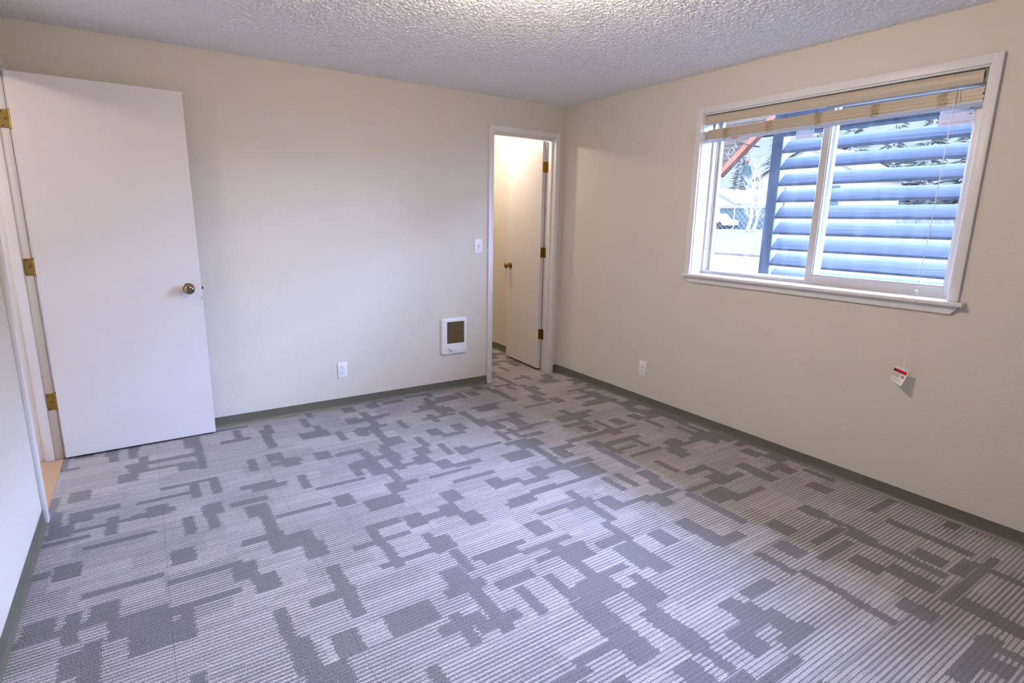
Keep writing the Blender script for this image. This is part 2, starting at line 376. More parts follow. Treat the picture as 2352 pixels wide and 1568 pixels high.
def hinge_bm(leafs, pin, z0, z1):
    bm = bmesh.new()
    for a, b in leafs: box(bm, (a[0], a[1], z0), (b[0], b[1], z1), .0006)
    n = 5; dz = (z1 - z0) / n
    for i in range(n): lathe(bm, (pin[0], pin[1], z0 + i * dz + .0005), (0, 0, 1), [(.0058, 0), (.0058, dz - .001)], 14)
    lathe(bm, (pin[0], pin[1], z1), (0, 0, 1), [(.0045, 0), (.0066, .001), (.0066, .003), (.003, .005), (0, .0055)], 14)
    lathe(bm, (pin[0], pin[1], z0 - .003), (0, 0, 1), [(.004, 0), (.0055, .003)], 14)
    return bm
def hinge(parent, leafs, pin, z0, z1, screws, mat):
    h = obj('hinge', hinge_bm(leafs, pin, z0, z1), mat, parent, smooth=True, local=True); BASE[h] = (Vector((0, 0, 0)), 0)
    for p, d in screws:
        for k, s in enumerate((.12, .5, .88)):
            q = Vector(p) + Vector((0, 0, z0 + (z1 - z0) * s)) + Vector(d).cross(Vector((0, 0, 1))) * (.006 if k != 1 else -.006)
            bm = lathe(bmesh.new(), q, d, [(.0038, 0), (.0036, .0006), (.0008, .0009), (0, .0006)], 12)
            obj('screw', bm, M['dark'], h, local=True)
hz = ((1.769, 1.857), (1.034, 1.124), (.290, .386))
ZR = math.radians(1.2)
for z0, z1 in hz:
    # jamb leaf lies on the jamb face (facing -y); pin just in front
    hinge(d1, [((-.042, -.0015), (-.004, .0008)), ((.0045, -.034), (.0062, -.004))], (0, -.0005), z0, z1, [((-.026, -.0015, 0), (0, -1, 0))], M['brass'])

# ---- closet door (door_2)
d2 = root('door_2', (CX1 + .004, T + .005, 0), math.radians(86.5 + 0)); struct(d2, 'narrow white door swung open into the lit closet', 'door')
# local +x runs from pin to free edge once rotated to point +y; thickness toward local +y (world -x)
obj('door_leaf', B_((.004, .004, .016), (.600, .004 + th, 2.034), bev=.0015, seg=2), M['doorwhite'], d2, local=True)
k2 = obj('door_knob', lathe(bmesh.new(), (.600 - .066, .004 + th, .935), (0, 1, 0), knob_prof(), 36), M['bronze'], d2, smooth=True, local=True); k2['label'] = 'warm bronze knob'
for z0, z1 in ((1.777, 1.866), (1.043, 1.132), (.295, .389)):
    bm = hinge_bm([((.0022, .006), (.0042, .036))], (0, 0), z0, z1)
    # jamb leaf (world): on jamb face x = CX1, y .08...T ; convert to local
    rot = math.radians(86.5); P = Vector((CX1 + .004, T + .005, 0))
    jb = B_((CX1 - .0012, T - .030, z0), (CX1 + .0005, T + .004, z1))
    bmesh.ops.transform(jb, matrix=Matrix.Rotation(-rot, 4, 'Z') @ Matrix.Translation(-P), verts=jb.verts)
    me = bpy.data.meshes.new('x'); jb.to_mesh(me); jb.free(); bm.from_mesh(me); bpy.data.meshes.remove(me)
    obj('hinge', bm, M['brass'], d2, smooth=True, local=True)

bm = bmesh.new()
for a, b in (((.2, -6, -.15), (.215, WY1 - .03, 2.6)), ((.2, WY0 + .03, -.15), (.215, 1.9, 2.6)), ((.2, WY1 - .03, -.15), (.215, WY0 + .03, WZ0 - .03)), ((.2, WY1 - .03, WZ1 + .03), (.215, WY0 + .03, 2.6))): box(bm, a, b)
SKIN_BM = bm  # unseen dark skin, added to cut light bouncing onto the louvers
# ---- window (window_1)
w1 = root('window_1', (.12, -2.17, 1.03)); struct(w1, 'wide white vinyl sliding window on the right wall', 'window')
def rect_frame(bm, x0, x1, ya, yb, za, zb, t_, tb=None, tt=None, bev=.002):
    tb = tb or t_; tt = tt or t_
    box(bm, (x0, ya, za), (x1, ya - t_, zb), bev); box(bm, (x0, yb + t_, za), (x1, yb, zb), bev)
    box(bm, (x0, ya - t_, za), (x1, yb + t_, za + tb), bev); box(bm, (x0, ya - t_, zb - tt), (x1, yb + t_, zb), bev)
bm = bmesh.new()
rect_frame(bm, .096, .190, WY0 - .000, WY1 + .0, WZ0, WZ1, .022, .020)
box(bm, (.128, WY0 - .022, WZ0 + .02), (.134, WY1 + .022, WZ0 + .032)); box(bm, (.096, WY0 - .022, WZ0 + .02), (.101, WY1 + .022, WZ0 + .028))
box(bm, (.128, WY0 - .022, WZ0 + .02), (.134, WY0 - .028, WZ1 - .02))
wf = obj('window_frame', bm, M['vinyl'], w1, smooth=True)
bm = bmesh.new(); rect_frame(bm, .140, .168, WY0 - .024, -2.215, WZ0 + .016, WZ1 - .02, .020, .018)
ls = obj('sash', bm, M['vinyl'], w1, smooth=True)
obj('pane', B_((.152, WY0 - .044, WZ0 + .034), (.156, -2.195, WZ1 - .04)), M['glass'], ls)
bm = bmesh.new(); rect_frame(bm, .100, .126, -2.162, WY1 + .022, WZ0 + .026, WZ1 - .02, .040, .032)
rect_frame(bm, .106, .120, -2.202, WY1 + .062, WZ0 + .058, WZ1 - .05, .006, bev=.001)
rs = obj('sash', bm, M['vinyl'], w1, smooth=True)
obj('pane', B_((.111, -2.207, WZ0 + .062), (.115, WY1 + .067, WZ1 - .05)), M['glass'], rs)
# right stile face reads narrow; sash lock on meeting stile, small latch holes on left jamb
obj('sash_latch', B_((.092, -2.166, 1.455), (.101, -2.176, 1.50), bev=.002), M['vinyl'], rs)
for p, q, par in (((.036, WY0 - .0075, 1.490), (.046, WY0 - .0115, 1.512), w1), ((.105, WY0 - .0215, 1.455), (.114, WY0 - .026, 1.480), w1)):
    k = obj('latch_keeper', B_(p, q, bev=.001), M['greyink'], par)
st_ = NT('white_translucent_sticker'); st_.color((.78, .76, .82)); st_.rough(.6); st_.b.inputs['Alpha'].default_value = .8; M['sticker'] = st_.m
def sticker(pxy, plane, wid, hei, n1, n2, full=True):
    tl = ray(*pxy, 'x', plane)
    s_ = obj('energy_label', B_((plane, tl.y, tl.z - hei), (plane + .0006, tl.y - wid, tl.z)), M['sticker'], rs if full else ls); s_['label'] = 'white energy rating sticker on the glass'
    xx = plane - .0004
    def ln(ya, yb, z, h_, m_): obj('print', B_((xx, tl.y - ya, tl.z - z - h_), (xx + .0003, tl.y - yb, tl.z - z)), m_, s_)
    if full:
        text('print', n1, .018, M['greyink'], (xx, tl.y - wid * .2, tl.z - .026), (0, -1, 0), (0, 0, 1), s_, .0002)
        text('print', n2, .018, M['greyink'], (xx, tl.y - wid * .62, tl.z - .022), (0, -1, 0), (0, 0, 1), s_, .0002)
        ln(wid * .6, wid * .95, .040, .003, M['greyink']); ln(wid * .88, wid * .97, .038, .005, M['black']); ln(wid * .86, wid * .94, .062, .004, M['black'])
        ln(wid * .08, wid * .9, .094, .0025, M['greyink'])
        for k in range(3): ln(wid * .1, wid * .45, .05 + .012 * k, .0012, M['greyink'])
    else:
        ln(wid * .78, wid * .9, hei * .58, .004, M['black']); ln(wid * .1, wid * .9, hei * .88, .002, M['greyink'])
sticker((2163, 236), .1105, .135, .108, '0.58', '<0.3')
sticker((1833, 270), .1515, .105, .125, '', '', False)
# sill (stool) and apron
bm = bmesh.new(); box(bm, (-.048, -2.975, 1.0185), (0.001, -1.394, 1.036), .002, 2); box(bm, (-.01, WY1 + .0, 1.0185), (.097, WY0, 1.036), .001)
struct(obj('trim_4', bm, M['white'], smooth=True), 'white window stool, the flat ledge under the window', 'trim')
bm = bmesh.new(); prism(bm, [(-2.952, 1.0185), (-1.392, 1.0185), (-1.392, 1.008), (-1.439, .981), (-2.927, .979), (-2.952, 1.008)], 'x', -.018, 0)
struct(obj('trim_5', bm, M['white']), 'white apron board with clipped ends under the window ledge', 'trim')

# ------------------------------------------------------------------ blind
bl = root('window_blind', (.04, -2.15, 2.045)); tag(bl, 'cream faux wood blind drawn up in a stack at the top of the window', 'blind')
bm = bmesh.new()
prof = [(.012, 2.0385), (.006, 2.0385), (.003, 2.036), (.006, 2.032), (.003, 2.024), (.002, 2.012), (.005, 2.002), (.009, 1.996), (.007, 1.990), (.009, 1.986), (.014, 1.986), (.014, 2.036)]
prism(bm, prof, 'y', -1.446, -2.882); obj('valance', bm, M['blind'], bl, smooth=True)
bm = bmesh.new()
for a, b in (((.022, -1.437, 2.004), (.072, -2.884, 2.006)), ((.022, -1.445, 2.004), (.0235, -2.884, 2.040)), ((.0705, -1.445, 2.004), (.072, -2.884, 2.040))): box(bm, a, b)
for y in (-1.60, -1.88, -2.17, -2.45, -2.74): box(bm, (.028, y + .022, 1.998), (.066, y - .022, 2.004), .001)
obj('headrail', bm, M['steel'], bl)
obj('gap_shade_block', B_((.012, -2.8855, 1.985), (.078, -2.9050, 2.042), bev=.001), M['base'], bl)  # dark block filling the gap at the valance end, stands for its shade
YL, YR = -1.452, -2.888
def sk(y): return (y - YL) / (YR - YL)
def skew(bm, d=.016):
    for v in bm.verts: v.co.z -= d * (1 - sk(v.co.y))
NS = 13
for i in range(NS):
    z = 1.9175 + i * .0041; dx = R.uniform(-.0006, .0006)
    bm = B_((.021 + dx, YL + R.uniform(-.004, .003), z), (.071 + dx, YR + R.uniform(-.003, .004), z + (.00405 if i % 4 else .0034)), bev=.0004)
    skew(bm); obj('slat', bm, M['blind'], bl)
bm = bmesh.new(); prism(bm, [(.0195, 1.9165), (.0195, 1.9085), (.040, 1.8985), (.071, 1.8985), (.073, 1.902), (.073, 1.9165)], 'y', YL + .006, YR - .002); skew(bm)
brl = obj('bottom_rail', bm, M['blindrail'], bl, smooth=True)
ys = (-1.592, -1.880, -2.166, -2.451, -2.737)
for y in ys:
    z = 1.9005 - .016 * (1 - sk(y))
    nrm = Vector((-.01, 0, -.0205)).normalized()
    p = Vector((.031, y, 1.9028 - .016 * (1 - sk(y))))
    bm = lathe(bmesh.new(), p, nrm, [(.0078, -.001), (.0078, .0012), (.006, .0024), (.0035, .0024), (.0030, .001), (0, .001)], 20)
    cp = obj('cord_plug', bm, M['plastic'], brl, smooth=True)
    bm = lathe(bmesh.new(), p + nrm * .0011, nrm, [(.0030, 0), (0, .0008)], 10); obj('cord_knot', bm, M['greyink'], brl)
yo = -1.632; zz = 1.9025 - .016 * (1 - sk(yo))
bm = B_((.022, yo, zz + .0042), (.036, yo - .042, zz + .0046)); 
for v in bm.verts: v.co.z -= (v.co.x - .022) * .49 + .0013
skl = obj('sticker', bm, M['orange'], brl); skl['label'] = 'small orange sticker'
for y in ys:
    bm = bmesh.new(); r2 = random.Random(int(-y * 1000))
    zt = 1.972 - .016 * (1 - sk(y)); zb = 1.906 - .016 * (1 - sk(y))
    for s in range(5):
        pts = []; n = 9; yy = y + r2.uniform(-.02, .02)
        for k in range(n):
            u = k / (n - 1)
            pts.append((.0175 + r2.uniform(-.002, .0015), y + .021 * math.sin(u * r2.uniform(9, 14) + s * 1.7) * (1 if s % 2 else -1) + r2.uniform(-.003, .003), zt + (zb - zt) * u + r2.uniform(-.002, .002)))
        tube(bm, pts, .0009, 6)
    tube(bm, [(.0175, y + .002, zb + .004), (.018, y - .001, zb - .002), (.030, y, zb - .008)], .0008, 6)
    for s in (-.019, .019): tube(bm, [(.019, y + s, 2.004), (.0185, y + s * .9, zt)], .0007, 6)
    obj('ladder_cord', bm, M['cord'], bl, smooth=True)
bm = bmesh.new()
pc = [(.015, -2.786, 1.990), (.010, -2.787, 1.90), (-.008, -2.789, 1.55), (-.028, -2.790, 1.25), (-.046, -2.791, 1.078)]
tube(bm, pc, .0009, 6); tube(bm, [(p[0] + .001, p[1] - .003 * (1 - i / 4), p[2]) for i, p in enumerate(pc)], .0009, 6)
tube(bm, [(.020, -2.792 - .0, 1.996), (.013, -2.800, 1.975), (.0155, -2.803, 1.94), (.013, -2.806, 1.915)], .0012, 6)
pcd = obj('pull_cord', bm, M['wcord'], bl, smooth=True)
obj('cord_connector', B_((-.053, -2.784, 1.048), (-.043, -2.797, 1.076), bev=.0025, seg=2), M['plastic'], pcd, smooth=True)
TG = Vector((-.052, -2.790, .692))
bm = bmesh.new(); tube(bm, [(-.048, -2.790, 1.05), (-.0505, -2.791, .95), (-.052, -2.7925, .80), (-.052, -2.794, .698), (-.0525, -2.793, .686)], .0008, 6)
obj('lower_cord', bm, M['wcord'], pcd, smooth=True)
# warning tag: bent card
def tagpt(u, v, off=0.0):
    """u across 0..1 (toward the window's right), v down 0..1"""
    a = math.radians(-17)
    lx, lz = (u - .55) * .062, -v * .080
    yy = -(lx * math.cos(a) - lz * math.sin(a) * .55); zz = lx * math.sin(a) + lz * math.cos(a)
    bend = -.034 * (v * v) * u + .020 * (1 - u) * v
    return Vector((TG.x - .002 + bend - off - .018 * (1 - u), TG.y - .004 + yy * 1.0, TG.z + .004 + zz))
def card(u0, u1, v0, v1, off, mat, parent, name, n=8):
    bm = bmesh.new(); g = [[bm.verts.new(tagpt(u0 + (u1 - u0) * i / n, v0 + (v1 - v0) * j / n, off)) for i in range(n + 1)] for j in range(n + 1)]
    g2 = [[bm.verts.new(tagpt(u0 + (u1 - u0) * i / n, v0 + (v1 - v0) * j / n, off - .0005)) for i in range(n + 1)] for j in range(n + 1)]
    for j in range(n):
        for i in range(n):
            bm.faces.new((g[j][i], g[j][i + 1], g[j + 1][i + 1], g[j + 1][i])); bm.faces.new((g2[j][i], g2[j + 1][i], g2[j + 1][i + 1], g2[j][i + 1]))
    for i in range(n):
        bm.faces.new((g[0][i], g2[0][i], g2[0][i + 1], g[0][i + 1])); bm.faces.new((g[n][i], g[n][i + 1], g2[n][i + 1], g2[n][i]))
        bm.faces.new((g[i][0], g[i + 1][0], g2[i + 1][0], g2[i][0])); bm.faces.new((g[i][n], g2[i][n], g2[i + 1][n], g[i + 1][n]))
    bmesh.ops.recalc_face_normals(bm, faces=bm.faces); return obj(name, bm, mat, parent, smooth=True)
wt = card(0, 1, 0, 1, 0, M['tag'], pcd, 'warning_tag', 12); wt['label'] = 'white card warning tag with a red band'
obj_red = bmesh.new()
def patch(bm, poly, off):
    vs = [bm.verts.new(tagpt(u, v, off)) for u, v in poly]; bm.faces.new(vs)
def strip(u0, u1, v0, v1, off, mat, n=8):
    bm = bmesh.new()
    a = [bm.verts.new(tagpt(u0 + (u1 - u0) * i / n, v0, off)) for i in range(n + 1)]; b = [bm.verts.new(tagpt(u0 + (u1 - u0) * i / n, v1, off)) for i in range(n + 1)]
    for i in range(n): bm.faces.new((a[i], a[i + 1], b[i + 1], b[i]))
    return bm
# print is joined as ONE mesh with several materials
def joined(parts, name, parent):
    bm = bmesh.new(); mats = []
    for b_, m_ in parts:
        if m_ not in mats: mats.append(m_)
        k = mats.index(m_)
        for f in b_.faces: f.material_index = k
        me = bpy.data.meshes.new('x'); b_.to_mesh(me); b_.free(); bm.from_mesh(me); bpy.data.meshes.remove(me)
    return obj(name, bm, mats, parent)
parts = [(strip(.03, .95, .16, .36, .0006, M['red']), M['red'])]
bm = bmesh.new(); patch(bm, [(.05, .355), (.16, .175), (.27, .355)], .0012); parts.append((bm, M['black']))
for k in range(5): parts.append((strip(.04, .58, .42 + .055 * k, .42 + .055 * k + .026, .0008, M['greyink'], 4), M['greyink']))
for k in range(3): parts.append((strip(.12, .88, .76 + .06 * k, .76 + .06 * k + .02, .0008, M['greyink'], 4), M['greyink']))
bm = bmesh.new(); n = 20
for i in range(n):
    a0, a1 = 2 * math.pi * i / n, 2 * math.pi * (i + 1) / n
    f_ = lambda a, r: (.78 + r * math.cos(a), .53 + r * .78 * math.sin(a))
    vs = [bm.verts.new(tagpt(*f_(a0, .12), .0009)), bm.verts.new(tagpt(*f_(a1, .12), .0009)), bm.verts.new(tagpt(*f_(a1, .085), .0009)), bm.verts.new(tagpt(*f_(a0, .085), .0009))]; bm.faces.new(vs)
patch(bm, [(.70, .45), (.73, .44), (.86, .60), (.83, .62)], .0010); patch(bm, [(.75, .47), (.80, .46), (.81, .58), (.76, .59)], .0009)
parts.append((bm, M['darkred']))
bm = bmesh.new(); patch(bm, [(.45, .05), (.475, .05), (.475, .12), (.45, .12)], .0009); patch(bm, [(.80, .07), (.86, .07), (.86, .13), (.80, .13)], .0009); parts.append((bm, M['greyink']))
cu = bpy.data.curves.new('warning', 'FONT'); cu.body = 'WARNING'; cu.size = .16
tmp = bpy.data.objects.new('warning', cu); COL.objects.link(tmp); bpy.context.view_layer.update()
me = bpy.data.meshes.new_from_object(tmp.evaluated_get(bpy.context.evaluated_depsgraph_get())); bpy.data.objects.remove(tmp)
bm = bmesh.new(); bm.from_mesh(me); bpy.data.meshes.remove(me)
for v in bm.verts: v.co = tagpt(.31 + v.co.x * .68, .32 - v.co.y * .95, .0010)
parts.append((bm, M['darkred']))
joined(parts, 'print', wt)
obj_red.free()

# ------------------------------------------------------------------ wall fittings
# wall heater
hx0, hx1, z0, z1 = -1.181, -.953, .297, .594
he = root('wall_heater', (-1.067, 0, .297)); tag(he, 'small white fan heater with a bronze grille, low on the wall beside the closet door', 'heater')
GX0, GX1, GZ0, GZ1 = hx0 + .046, hx1 - .026, z0 + .090, z1 - .030
bm = bmesh.new()
# rounded shell built as a lofted frame with a grille opening
def rr(x0, x1, za, zb, r, n=6):
    pts = []
    for cx, cz, a0 in ((x1 - r, zb - r, 0), (x0 + r, zb - r, 90), (x0 + r, za + r, 180), (x1 - r, za + r, 270)):
        for k in range(n + 1):
            a = math.radians(a0 + 90 * k / n); pts.append((cx + r * math.cos(a), cz + r * math.sin(a)))
    return pts
def loop(bm, pts, y): return [bm.verts.new((p[0], y, p[1])) for p in pts]
rings = [loop(bm, rr(hx0, hx1, z0, z1, .016), 0), loop(bm, rr(hx0, hx1, z0, z1, .016), -.014), loop(bm, rr(hx0 + .004, hx1 - .004, z0 + .004, z1 - .004, .014), -.020), loop(bm, rr(hx0 + .018, hx1 - .012, z0 + .012, z1 - .012, .010), -.0235),
         loop(bm, rr(GX0, GX1, GZ0, GZ1, .0015), -.0225), loop(bm, rr(GX0, GX1, GZ0, GZ1, .0015), -.004)]
for a, b in zip(rings, rings[1:]):
    for i in range(len(a)): bm.faces.new((a[i], a[(i + 1) % len(a)], b[(i + 1) % len(b)], b[i]))
bm.faces.new(rings[-1]); bmesh.ops.recalc_face_normals(bm, faces=bm.faces)
obj('housing', bm, M['plastic'], he, smooth=True)
obj('grille_recess', B_((GX0 + .001, -.010, GZ0 + .001), (GX1 - .001, -.0045, GZ1 - .001)), M['dark'], he)
bm = bmesh.new(); n = 24
for i in range(n):
    z = GZ0 + (i + .5) * (GZ1 - GZ0) / n
    r_ = bmesh.ops.create_cube(bm, size=1)
    for v in r_['verts']: v.co = Vector(((GX0 + GX1) / 2 + v.co.x * (GX1 - GX0 - .001), -.017 + v.co.y * .005, z + v.co.z * .0030 + (v.co.y) * .003))
obj('grille', bm, M['grille'], he)
bm = lathe(bmesh.new(), (hx0 + .082, -.0232, z0 + .050), (0, -1, 0), [(.024, 0), (.024, .002), (.018, .006), (.0165, .014), (.014, .0155), (0, .0155)], 32)
box(bm, (hx0 + .0795, -.043, z0 + .033), (hx0 + .0845, -.037, z0 + .067), .001); 
kn = obj('thermostat_knob', bm, M['plastic'], he, smooth=True)
for x_, z_ in ((hx0 + .122, z0 + .034), (hx0 + .122, z1 - .017)):
    obj('screw', lathe(bmesh.new(), (x_, -.0232, z_), (0, -1, 0), [(.0032, 0), (.003, .001), (0, .0014)], 14), M['steel'], he, smooth=True)
# small paint chip hole right of the heater is part of the wall's wear

def outlet(name_label, origin, axis_u, nrm):
    """origin = centre on the wall, axis_u = direction along the wall, nrm = out of the wall"""
    U = Vector(axis_u); N = Vector(nrm); Zv = Vector((0, 0, 1)); O = Vector(origin)
    r_ = root('electrical_outlet', O + Vector((0, 0, -.0575))); tag(r_, name_label, 'outlet')
    def P(u, z, n): return O + U * u + Zv * z + N * n
    def bb(u0, u1, za, zb, n0, n1, bev=0): return B_(tuple(P(u0, za, n0)), tuple(P(u1, zb, n1)), bev=bev, seg=2)
    obj('cover_plate', bb(-.035, .035, -.0575, .0575, 0, .0055, .0022), M['plastic'], r_, smooth=True)
    for s in (.0195, -.0195):
        bm = lathe(bmesh.new(), P(0, s, .0052), N, [(.0172, 0), (.0172, .0014), (.0165, .0019), (0, .0019)], 28)
        for v in bm.verts:   # flattened top and bottom like a duplex face
            dz = v.co.z - (O.z + s); v.co.z = O.z + s + max(-.0135, min(.0135, dz))
        rc = obj('receptacle', bm, M['plastic'], r_, smooth=True)
        bm = bmesh.new()
        for u0 in (-.0075, .0052): box(bm, tuple(P(u0, s + .001, .0065)), tuple(P(u0 + .0022, s + .009, .0074)))
        lathe(bm, P(0, s - .0065, .0068), N, [(.0026, 0), (.0026, .0006)], 14)
        obj('socket_slots', bm, M['dark'], rc)
    obj('screw', lathe(bmesh.new(), P(0, 0, .0052), N, [(.003, 0), (.0028, .0008), (0, .001)], 14), M['steel'], r_, smooth=True)
    return r_
outlet('white duplex outlet on the heater wall, left of the heater', (-1.973, 0, .282), (1, 0, 0), (0, -1, 0))
outlet('white duplex outlet low on the window wall, left of the window', (0, -1.066, .279), (0, -1, 0), (-1, 0, 0))
# light switch
sw = root('light_switch', (-.839, 0, 1.098)); tag(sw, 'white toggle light switch left of the closet doorway', 'light switch')
obj('cover_plate', B_((-.875, -.0055, 1.100), (-.804, 0, 1.214), bev=.0022, seg=2), M['plastic'], sw, smooth=True)
bm = B_((-.8445, -.0065, 1.144), (-.8345, -.0048, 1.170)); obj('toggle_recess', bm, M['greyink'], sw)
bm = bmesh.new(); prism(bm, [(-.005, 1.150), (-.018, 1.145), (-.020, 1.150), (-.019, 1.155), (-.005, 1.163)], 'x', -.8435, -.8355); obj('toggle', bm, M['plastic'], sw, smooth=True)
for z_ in (1.127, 1.187): obj('screw', lathe(bmesh.new(), (-.8395, -.0052, z_), (0, -1, 0), [(.003, 0), (.0028, .0009), (0, .0011)], 14), M['steel'], sw, smooth=True)

# ceiling lamps (real fittings that carry the lamp light)
def fixture(loc, label):
    r_ = root('ceiling_light', (loc[0], loc[1], H)); tag(r_, label, 'lamp')
    obj('canopy', lathe(bmesh.new(), (loc[0], loc[1], H), (0, 0, -1), [(.075, 0), (.075, .008), (.060, .022), (.020, .030), (.018, .042), (0, .042)], 32), M['white'], r_, smooth=True)
    obj('bulb_socket', lathe(bmesh.new(), (loc[0], loc[1], H - .042), (0, 0, -1), [(.018, 0), (.018, .02), (0, .02)], 20), M['white'], r_, smooth=True)
fixture(LAMP, 'white ceiling light fitting near the middle of the room, above the frame')
fixture((-.50, .78, 2.19), 'white ceiling light fitting inside the closet')
fixture((-4.35, -1.1, 2.19), 'white ceiling light fitting in the hall')

# lint on the carpet
def scrap(x, y, pts, r, label):
    bm = bmesh.new(); tube(bm, [(x + a, y + b, r + .001 + c_) for a, b, c_ in pts], r, 6)
    o = obj('lint_scrap', bm, M['lint'], smooth=True); tag(o, label, 'lint', 'white lint scraps on the carpet')
scrap(-.512, -2.841, [(-.004, .012, 0), (0, .0, .001), (.002, -.012, 0)], .0011, 'short white thread lying on the carpet in front of the window wall')
scrap(-1.060, -1.501, [(-.003, 0, 0), (0, .002, .001), (.003, 0, 0)], .0020, 'tiny white lint speck on the carpet, nearest the closet door')
scrap(-1.150, -2.053, [(-.004, 0, 0), (0, .003, .001), (.004, .001, 0)], .0016, 'tiny white lint speck on the carpet in the blue window light')

# ------------------------------------------------------------------ outdoors
def omat(name, c1, c2, scale=3.0, rough=.9, bump=0.0, detail=4):
    c1 = tuple(v * .62 for v in c1); c2 = tuple(v * .62 for v in c2)
    t = NT(name); t.color(t.mix(t.noise(scale, detail=detail), c1, c2)); t.rough(rough, 0.0)
    if bump: t.bump(t.noise(scale * 3, detail=4), bump, .05)
    return t.m
t = NT('weathered_blue_grey_wood'); x, y, z = t.xyz()
g = t.noise(60, t.comb(x, t.math('MULTIPLY', y, .06), z), detail=5, rough=.6)
chip = t.math('GREATER_THAN', t.noise(22, t.comb(x, t.math('MULTIPLY', y, .35), z), detail=3, rough=.7), .735)
t.color(t.mix(t.math('MULTIPLY', chip, .8), t.mix(g, (.064, .069, .084), (.100, .106, .128)), (.02, .02, .026))); t.bump(g, .5, .004); t.rough(.75, .0); M['louver'] = t.m
M['asphalt'] = omat('pale_asphalt', (0.021, 0.015, 0.0088), (0.026, 0.0185, 0.0108), 1.5)
M['lane'] = omat('white_lane_paint', (0.04, 0.03, 0.02), (0.05, 0.04, 0.03), 5)
M['kerb'] = omat('concrete_kerb', (0.013, 0.01, 0.007), (0.03, 0.022, 0.015), 3)
M['grass'] = omat('dry_grass', (0.012, 0.0118, 0.0062), (0.025, 0.019, 0.0098), .9, bump=.4)
M['hill'] = omat('wooded_hillside', (0.008, 0.0092, 0.0072), (0.021, 0.016, 0.0125), .16, bump=.6, detail=8)
M['conifer'] = omat('conifer_needles', (0.045, 0.048, 0.034), (0.09, 0.072, 0.048), 4)
mm = M['conifer']; nt = mm.node_tree; pb = nt.nodes['Principled BSDF']; mo = nt.nodes['Material Output']
tl = nt.nodes.new('ShaderNodeBsdfTranslucent'); src = pb.inputs['Base Color'].links[0].from_socket; nt.links.new(src, tl.inputs[0])
mx = nt.nodes.new('ShaderNodeMixShader'); mx.inputs[0].default_value = .75; nt.links.new(pb.outputs[0], mx.inputs[1]); nt.links.new(tl.outputs[0], mx.inputs[2]); nt.links.new(mx.outputs[0], mo.inputs[0])
M['bark'] = omat('pale_bark', (0.045, 0.036, 0.025), (0.055, 0.042, 0.03), 6)
M['house'] = omat('pale_house_siding', (0.045, 0.034, 0.022), (0.052, 0.04, 0.026), 2)
M['roof'] = omat('pale_shingles', (0.026, 0.021, 0.015), (0.034, 0.026, 0.018), 2)
M['garage'] = omat('blue_grey_door', (0.008, 0.01, 0.009), (0.012, 0.014, 0.012), 2)
M['soffit'] = omat('brown_soffit_boards', (0.0125, 0.0088, 0.0055), (0.018, 0.0115, 0.0066), 5)
M['rake'] = omat('orange_stained_fascia', (0.036, 0.0125, 0.006), (0.042, 0.015, 0.0078), 4)
M['eave'] = omat('painted_eave', (.20, .18, .16), (.22, .2, .18), 3)
M['teal'] = omat('teal_fibres', (0.01, 0.015, 0.0125), (0.017, 0.021, 0.016), 20)
M['ball'] = omat('red_ball', (0.034, 0.007, 0.005), (0.04, 0.009, 0.006), 9)
M['iron'] = omat('dark_iron', (0.003, 0.003, 0.003), (0.006, 0.005, 0.004), 9)
M['carpaint'] = omat('white_car_paint', (0.05, 0.04, 0.03), (0.06, 0.05, 0.04), 1, rough=.3)
M['dark_skin'] = omat('dark_outer_skin', (.05, .045, .04), (.06, .055, .05), 2)
GZ = -.15
struct(obj('wall_dark_skin', SKIN_BM, M['dark_skin']), 'unseen dark skin added outside the window wall to cut bounced light', 'wall')
struct(obj('ground', B_((.2, -40, GZ - .2), (21.8, 90, GZ)), M['asphalt']), 'pale asphalt road outside the window', 'road')
for i, (xa, xb, lab) in enumerate(((15.6, 15.85, 'white lane line nearer the grass bank outside the window'), (12.6, 12.85, 'white lane line nearer the window outside'))):
    tag(obj('lane_line', B_((xa, -30, GZ), (xb, 90, GZ + .01)), M['lane']), lab, 'road marking', 'lane lines on the road outside')
tag(obj('kerb', B_((21.8, -40, GZ), (22.1, 90, GZ + .12), bev=.02), M['kerb']), 'low pale concrete kerb between road and grass outside', 'kerb')
def terrain(name, xs, ys, f, mat):
    bm = bmesh.new(); g = [[bm.verts.new((x, y, f(x, y))) for y in ys] for x in xs]
    for i in range(len(xs) - 1):
        for j in range(len(ys) - 1): bm.faces.new((g[i][j], g[i + 1][j], g[i + 1][j + 1], g[i][j + 1]))
    # skirt downwards so it is not paper thin
    r_ = bmesh.ops.extrude_face_region(bm, geom=bm.faces[:])
    for v in r_['geom']:
        if isinstance(v, bmesh.types.BMVert): v.co.z -= .6
    bmesh.ops.recalc_face_normals(bm, faces=bm.faces); return obj(name, bm, mat, smooth=True)
def frange(a, b, n): return [a + (b - a) * i / (n - 1) for i in range(n)]
def bank(x): return GZ + .12 + min(1, max(0, (x - 22.1) / 11)) * .85 + max(0, (x - 33)) * .012
gr = terrain('grass_bank', frange(22.1, 75, 40), frange(-40, 95, 60), lambda x, y: bank(x) + .06 * math.sin(x * 1.3 + y) * (x > 23), M['grass'])
tag(gr, 'grassy bank rising beyond the road outside the window', 'grass', kind='stuff')
def hillh(x, y): 
    u = max(0, (x - 74)) / 70
    return 1.2 + 34 * min(1.0, u) ** 1.15 + 2.0 * math.sin(y * .07 + x * .05) * min(1, u * 2) + 1.0 * math.sin(y * .31 + x * .17) * min(1, u * 2)
hl = terrain('hillside', frange(74, 190, 46), frange(-60, 200, 90), hillh, M['hill']); struct(hl, 'hazy wooded hillside filling the view outside', 'hill')

